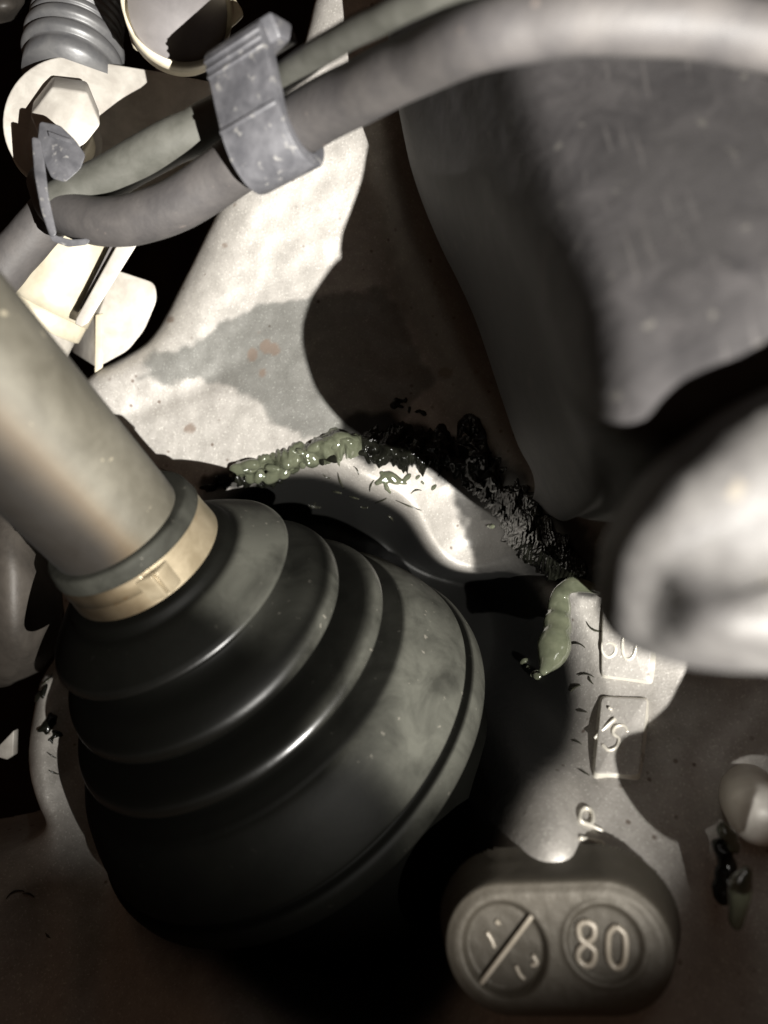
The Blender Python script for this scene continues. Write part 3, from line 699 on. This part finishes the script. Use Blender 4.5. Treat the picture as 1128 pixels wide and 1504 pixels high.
caster = [(5.35, -1.0), (5.30, -2.9), (5.22, -3.35), (5.0, -3.72), (4.74, -3.93), (4.5, -4.0), (4.32, -4.16), (4.30, -4.42), (4.42, -4.68), (4.62, -4.84), (4.86, -4.93), (5.02, -4.86), (5.34, -4.78), (5.38, -4.5), (5.46, -4.28), (5.7, -4.15), (7.6, -4.1), (7.6, -1.0)]
prism([np.array([x, 6.9, z]) for x, z in fillet(caster, .12, 4)], [0, .3, 0], 'unseen_caster', M['arm'], arm, .05)  # added out of view to cast the lower right shadow, notched for the bolt
wd = ao.modifiers.new('weld', 'WELD'); wd.merge_threshold = .0002

# ================================================================ lower right lit stub
ls = empty('bolt_stub', P(1120, 1215, 11.4), 'shiny rounded bolt stub at the right edge below the arm', 'bolt')
V_, F_ = lathe_geo([(0, .1), (.04, .3), (.16, .42), (.4, .46), (1.6, .48)], P(1122, 1208, 11.5), nz([.25, 1, .0]), 48); mesh('bolt_head', V_, F_, M['stub_white'], ls)

# ================================================================ left: dark arm and small bright tab
lv = loft([np.array([P(*p) for p in r]) for r in (
    [(-60, 700, 17), (0, 740, 16.2), (50, 790, 16.4), (90, 850, 17.5)],
    [(-60, 800, 16.6), (0, 830, 15.7), (45, 860, 16.0), (92, 900, 17.2)],
    [(-60, 930, 16.8), (0, 940, 16.0), (40, 950, 16.3), (80, 955, 17.4)],
    [(-60, 1010, 18), (0, 1010, 17.5), (30, 1000, 17.6), (62, 985, 18.2)])], 40, 40, 'side_link', M['dark'])
tag(lv, 'dark brown metal link half hidden under the shaft at the left edge', 'link')
sm = lv.modifiers.new('thick', 'SOLIDIFY'); sm.thickness = .5 * S; sm.offset = -1
tb = prism([P(x, y, 17.6) for x, y in [(-14, 1108), (20, 1073), (19, 1110), (10, 1116), (-4, 1112)]], [0.02, .2, 0], 'metal_tab', M['bracket'], None, .02, 2)
tag(tb, 'tiny bright metal tab in the dark gap at the left edge', 'tab')
cb = loft([np.array([P(*p) for p in r]) for r in (
    [(-80, -60, 17), (0, -40, 16.6), (40, -20, 17.2), (50, -60, 18)],
    [(-80, 0, 16.8), (0, 10, 16.4), (34, 8, 17), (44, 0, 18)],
    [(-80, 50, 17.4), (0, 36, 17.2), (22, 28, 17.6), (30, 20, 18.2)])], 24, 24, 'rubber_mount', M['dark'])
tag(cb, 'dark rounded rubber mount in the top left corner', 'mount')
sm = cb.modifiers.new('thick', 'SOLIDIFY'); sm.thickness = .4 * S; sm.offset = -1

# dark brown inner panel far behind everything
pv = []
for i in range(41):
    for j in range(41):
        x = -45 + i * 2.25; z = -45 + j * 2.25
        pv.append((x, 38 + 1.2 * mnoise.noise(Vector((x * .09, z * .09, 0))), z))
pf = [(i * 41 + j, i * 41 + j + 1, (i + 1) * 41 + j + 1, (i + 1) * 41 + j) for i in range(40) for j in range(40)]
tag(mesh('backdrop', pv, pf, M['panel']), kind='structure')

# ================================================================ grease
def blobs(items, name, mat, label, cat='grease', group=None, vox=.035, smooth=6, kind=None, amp=.22):
    """items: (centre, (ra, rb, rc), axis dir or None) -> one smooth wet lump"""
    bm = bmesh.new()
    cen = np.mean([i[0] for i in items], 0)
    for c, r, d in items:
        g = bmesh.ops.create_icosphere(bm, subdivisions=3, radius=1.0)['verts']
        n = surf_n(c); n = n if n[1] < -.6 else nz(n + np.array([0, -1.2, 0])); t = nz(np.cross(n, [0.3, .2, 1.]) if d is None else np.asarray(d, float) - n * (np.asarray(d, float) @ n)); b = np.cross(n, t)
        for v in g:
            q = np.array(v.co); q = q * (1 + amp * mnoise.noise(Vector(q * 1.4 + c * 3)))
            w = c + t * q[0] * r[0] + b * q[1] * r[1] + n * q[2] * r[2]
            v.co = Vector((w - cen) * S)
    me = bpy.data.meshes.new(name); bm.to_mesh(me); bm.free()
    o = link(name, me, M[mat], None, cen)
    rm_ = o.modifiers.new('remesh', 'REMESH'); rm_.mode = 'VOXEL'; rm_.voxel_size = vox * S; rm_.use_smooth_shade = True
    s_ = o.modifiers.new('smooth', 'SMOOTH'); s_.iterations = smooth; s_.factor = .5
    return tag(o, label, cat, group, kind)
rnd_ = random.Random(3)
def ribbon(pxs, widths, hmax, name, mat, label, n=150, m=26, freq=4.0, seed=0., base=None, cat='grease', ro=.35):
    '''a smear of grease lying along a line: ragged edges, lumpy thickness, thinning out at the rim'''
    base = base or on_base
    c = cr(np.array(pxs, float), n); w = np.interp(np.linspace(0, 1, n), np.linspace(0, 1, len(widths)), widths)
    T = np.gradient(c, axis=0); T /= np.linalg.norm(T, axis=1)[:, None]; Nn = np.stack([-T[:, 1], T[:, 0]], 1); Vs = []
    for i in range(n):
        end = min(1., min(i, n - 1 - i) / 9.)
        for j in range(m):
            o = -1 + 2 * j / (m - 1)
            ww = w[i] * (1 + .45 * mnoise.noise(Vector((c[i, 0] * .06, np.sign(o) * 3, seed))) + .3 * mnoise.noise(Vector((c[i, 0] * .2, np.sign(o) * 7, seed)))) * (.35 + .65 * end)
            q = c[i] + Nn[i] * o * ww; p = base(*q); nn = np.array([0, -.9, .1]) if base is on_base else nz(surf_n(p) + [0, -.8, 0])
            v = Vector(p * freq + seed)
            nb = mnoise.noise(v) + ro * mnoise.noise(v * 2.1) + .4 * ro * mnoise.noise(v * 4.3)
            hh = (1 - abs(o) ** 2.2) * end * hmax * max(.06, .55 + 1.0 * nb) - .03 * (abs(o) > .97) - .012
            Vs.append(p + nn * hh)
    Fc = [(i * m + j, i * m + j + 1, (i + 1) * m + j + 1, (i + 1) * m + j) for i in range(n - 1) for j in range(m - 1)]
    o = mesh(name, Vs, Fc, M[mat]); sd_ = o.modifiers.new('subdivision', 'SUBSURF'); sd_.levels = sd_.render_levels = 1
    return tag(o, label, cat)
def along(pxs, n, r0, r1, jit, lift, el=1.6):
    pts = cr(np.array(pxs, float), n); out = []
    for i, (x, y) in enumerate(pts):
        x += rnd_.uniform(-jit, jit); y += rnd_.uniform(-jit, jit)
        p = surf(x, y); a = pts[min(i + 1, n - 1)] - pts[max(i - 1, 0)]
        q = nz(surf(x + a[0] * .3, y + a[1] * .3) - p + 1e-6) * .6 + np.array([rnd_.uniform(-1, 1), 0, rnd_.uniform(-1, 1)])
        r = r0 + (r1 - r0) * rnd_.random() ** 1.7
        out.append((p + surf_n(p) * lift * r, (r * rnd_.uniform(1, el), r * rnd_.uniform(.6, 1.), r * rnd_.uniform(.5, .9)), q))
    return out
ribbon([(344, 690), (380, 685), (420, 677), (460, 665), (500, 654), (534, 660)], [10, 15, 19, 22, 25, 14], .30, 'grease_smear', 'grease', 'glossy olive grease squeezed in a ridge on the bright housing above the boot', 190, 34, 2.6, 5., surf, ro=.22)
it = along([(350, 690), (385, 684), (425, 674), (465, 660), (500, 648), (520, 656)], 22, .09, .21, 9, 1.0, 1.7) + [(surf(357, 688) + np.array([0, -.1, 0]), (.19, .18, .15), None)]
blobs(it, 'grease_lump', 'grease', 'rounded glossy olive lumps sitting on top of the olive ridge', vox=.024, smooth=7, amp=.12)
it = along([(560, 700), (575, 704), (600, 704), (632, 712)], 10, .06, .13, 5, .1, 2.2) + along([(566, 712), (572, 722)], 3, .05, .07, 1, .1)
blobs(it, 'grease_smear', 'grease', 'thin olive grease flake at the right end of the bright patch', vox=.025, smooth=4)
it = along([(300, 712), (340, 708), (385, 706), (420, 700)], 26, .05, .12, 7, .2, 2.5)
it += along([(420, 682), (470, 672), (520, 668), (560, 676)], 24, .05, .10, 8, .05, 2.5)
blobs(it, 'grease_bank', 'black_grease', 'black dirty grease bank under the olive ridge beside the boot', vox=.03, smooth=3)
ribbon([(528, 646), (570, 655), (610, 655), (655, 664), (705, 692), (750, 738), (785, 788), (820, 824), (862, 846)], [20, 32, 34, 32, 34, 36, 34, 30, 18], .34, 'grease_bank', 'black_grease', 'broad lumpy black grease bank curving round the dark side of the bore', 260, 34, 2.3, 2.)
ribbon([(688, 606), (692, 640), (700, 680), (716, 726)], [15, 23, 24, 18], .42, 'grease_lump', 'black_grease', 'tall black finger of grease standing in the shade of the housing', 80, 22, 2.0, 8.)
it = along([(575, 598), (595, 594), (618, 606)], 9, .05, .12, 6, .2, 1.8)
blobs(it, 'grease_lump', 'black_grease', 'small black grease scab on the shaded housing above the bank', vox=.03, smooth=3)
def worm(pts, name, mat, label, depth=None, lift=.08, k=34, flat=.6):
    a = cr(np.array([p[:2] for p in pts], float), k); rr = np.interp(np.linspace(0, 1, k), np.linspace(0, 1, len(pts)), [p[2] for p in pts]); out = []
    for (x, y), r in zip(a, rr):
        p = P(x, y, depth) if depth else on_base(x, y)
        r = r * (1 + .22 * mnoise.noise(Vector((x * .05, y * .05, 4.)))); out.append((p + np.array([0, -1, 0]) * lift, (r, r * .95, r * flat), [.2, 0, 1]))
    return blobs(out, name, mat, label, vox=.03, smooth=14, amp=.05)
worm([(878, 866, .10), (858, 860, .15), (838, 858, .18), (822, 872, .19), (820, 895, .23), (817, 920, .32), (813, 945, .34), (806, 966, .22), (797, 984, .10)], 'grease_drip', 'grease', 'wet olive grease drip beside the raised lettering')
it = along([(772, 972), (782, 986), (790, 992)], 4, .06, .10, 2, .3)
blobs(it, 'grease_drip', 'grease', 'small olive grease bead below the wet drip', vox=.025, smooth=4)
it = [(P(1072 + dx, y, 11.2), (.14, .11, .1), [0, 0, 1]) for dx, y in ((0, 1228), (4, 1240), (-8, 1222))]
blobs(it, 'grease_drip', 'grease', 'pale grease bead on the left of the shiny bolt stub', vox=.025, smooth=4)
worm([(1094, 1276, .10), (1086, 1292, .17), (1082, 1310, .18), (1080, 1328, .16), (1077, 1348, .13)], 'grease_drip', 'grease', 'hanging olive grease drip below the shiny bolt stub', 10.45)
it = [(P(x, y, 11.25), (.2, .14, .12), [0, 0, 1]) for x, y in ((1062, 1250), (1068, 1268), (1064, 1290), (1060, 1310))]
blobs(it, 'grease_lump', 'black_grease', 'black grease streak between the bolt stub and the drip', vox=.03, smooth=5)
for x, y, r, lb in ((792, 750, .12, 'shiny black grease bead in the shade, larger'), (773, 716, .07, 'shiny black grease bead in the shade, smaller and higher'), (722, 772, .06, 'olive fleck on the black bank right of the boot')):
    it = along([(x - 3, y), (x + 3, y + 2)], 3, r * .8, r * 1.1, 2, .5)
    blobs(it, 'grease_bead', 'grease' if 'olive' in lb else 'black_grease', lb, vox=.025, smooth=4)
for x, y, r, k in ((62, 1022, .09, 'upper'), (72, 1062, .13, 'middle'), (80, 1082, .07, 'lower')):
    it = along([(x - 4, y + 6), (x, y), (x + 5, y - 7)], 5, r * .6, r, 3, .3, 2.2)
    blobs(it, 'grease_lump', 'black_grease', f'{k} black grease lump of three on the left housing ridge', vox=.025, smooth=3)
# fibres and flecks lying on the bright metal
fl_px = [((500, 706), 14, 1.2), ((600, 742), 22, .4), ((455, 748), 14, -.7), ((462, 744), 10, .2), ((545, 712), 10, -1.2), ((520, 730), 9, .3), ((560, 735), 10, -.4), ((525, 690), 8, 1.0),
         ((495, 722), 8, .2), ((575, 760), 7, .8), ((610, 720), 9, -.3), ((480, 700), 7, .5), ((535, 745), 6, .1), ((850, 945), 13, .2), ((862, 990), 13, .1), ((872, 925), 16, .5),
         ((845, 1010), 10, -.6), ((856, 1045), 8, .1), ((848, 1090), 8, .3), ((858, 1135), 10, .5), ((868, 1000), 7, 1.1), ((70, 1000), 14, -.8), ((75, 1110), 9, .6), ((78, 1135), 9, .4),
         ((20, 1310), 16, -.4), ((42, 1313), 10, .3), ((70, 1375), 6, .8), ((240, 690), 6, .5), ((900, 1310), 6, .2)]
B_ = 'on the bright patch above the boot'; T_ = 'beside the raised lettering'; H_ = 'on the housing edge at the left'
FIB = [f'looped dark fibre {B_}, just under the olive grease', f'longest curved fibre {B_}, near its right end', f'lower limb of the crossed fibres at the left of the bright patch', f'upper limb of the crossed fibres at the left of the bright patch',
       f'steep short fibre {B_}, right of the looped one', f'short fibre {B_}, below and right of the looped one', f'slanting fibre {B_}, between looped and longest ones', f'small fibre touching the underside of the olive grease ridge',
       f'small fibre {B_}, left of the looped one', f'small fibre {B_}, under the longest curved one', f'small fibre {B_}, above the longest curved one', f'tiny fibre {B_}, highest at its left under the grease', f'tiny fibre {B_}, lowest near its middle',
       f'fibre {T_}, level with the upper numerals', f'fibre {T_}, level with the gap between the two pads', f'longest fibre {T_}, highest of its row near the grey arm', f'fibre {T_}, just above the lower pad', f'fibre {T_}, at the top of the lower pad', f'fibre {T_}, level with the middle of the lower pad',
       f'fibre {T_}, just under the lower pad corner', f'small steep fibre {T_}, between the two pads', f'fibre {H_}, highest of all there', f'fibre {H_}, just below the three black lumps', f'fibre {H_}, second below the three black lumps',
       f'long fibre in the dim lower left corner of the housing', f'shorter fibre beside the long one in the dim lower left', f'tiny fleck low on the dim left housing ridge', f'tiny fleck on the housing just above the shaft end', f'tiny fleck on the right of the oval boss']
for i, ((x, y), ln, a) in enumerate(fl_px):
    k = rnd_.uniform(-.9, .9); pts = []
    for t in np.linspace(-1, 1, 9):
        ang = a + k * t; xx = x + ln * t * math.cos(a) * .9 - k * ln * .4 * t * t * math.sin(a); yy = y + ln * t * math.sin(a) * .9 + k * ln * .4 * t * t * math.cos(a)
        p = surf(xx, yy); pts.append(p + surf_n(p) * .015)
    V_, F_ = tube_geo(np.array(pts), np.interp(np.linspace(0, 1, 9), [0, .5, 1], [.006, rnd_.uniform(.014, .024), .008]), 8)
    o = mesh('fibre', V_, F_, M['fleck'])
    tag(o, FIB[i], 'fibre', 'dark fibres stuck to the housing')
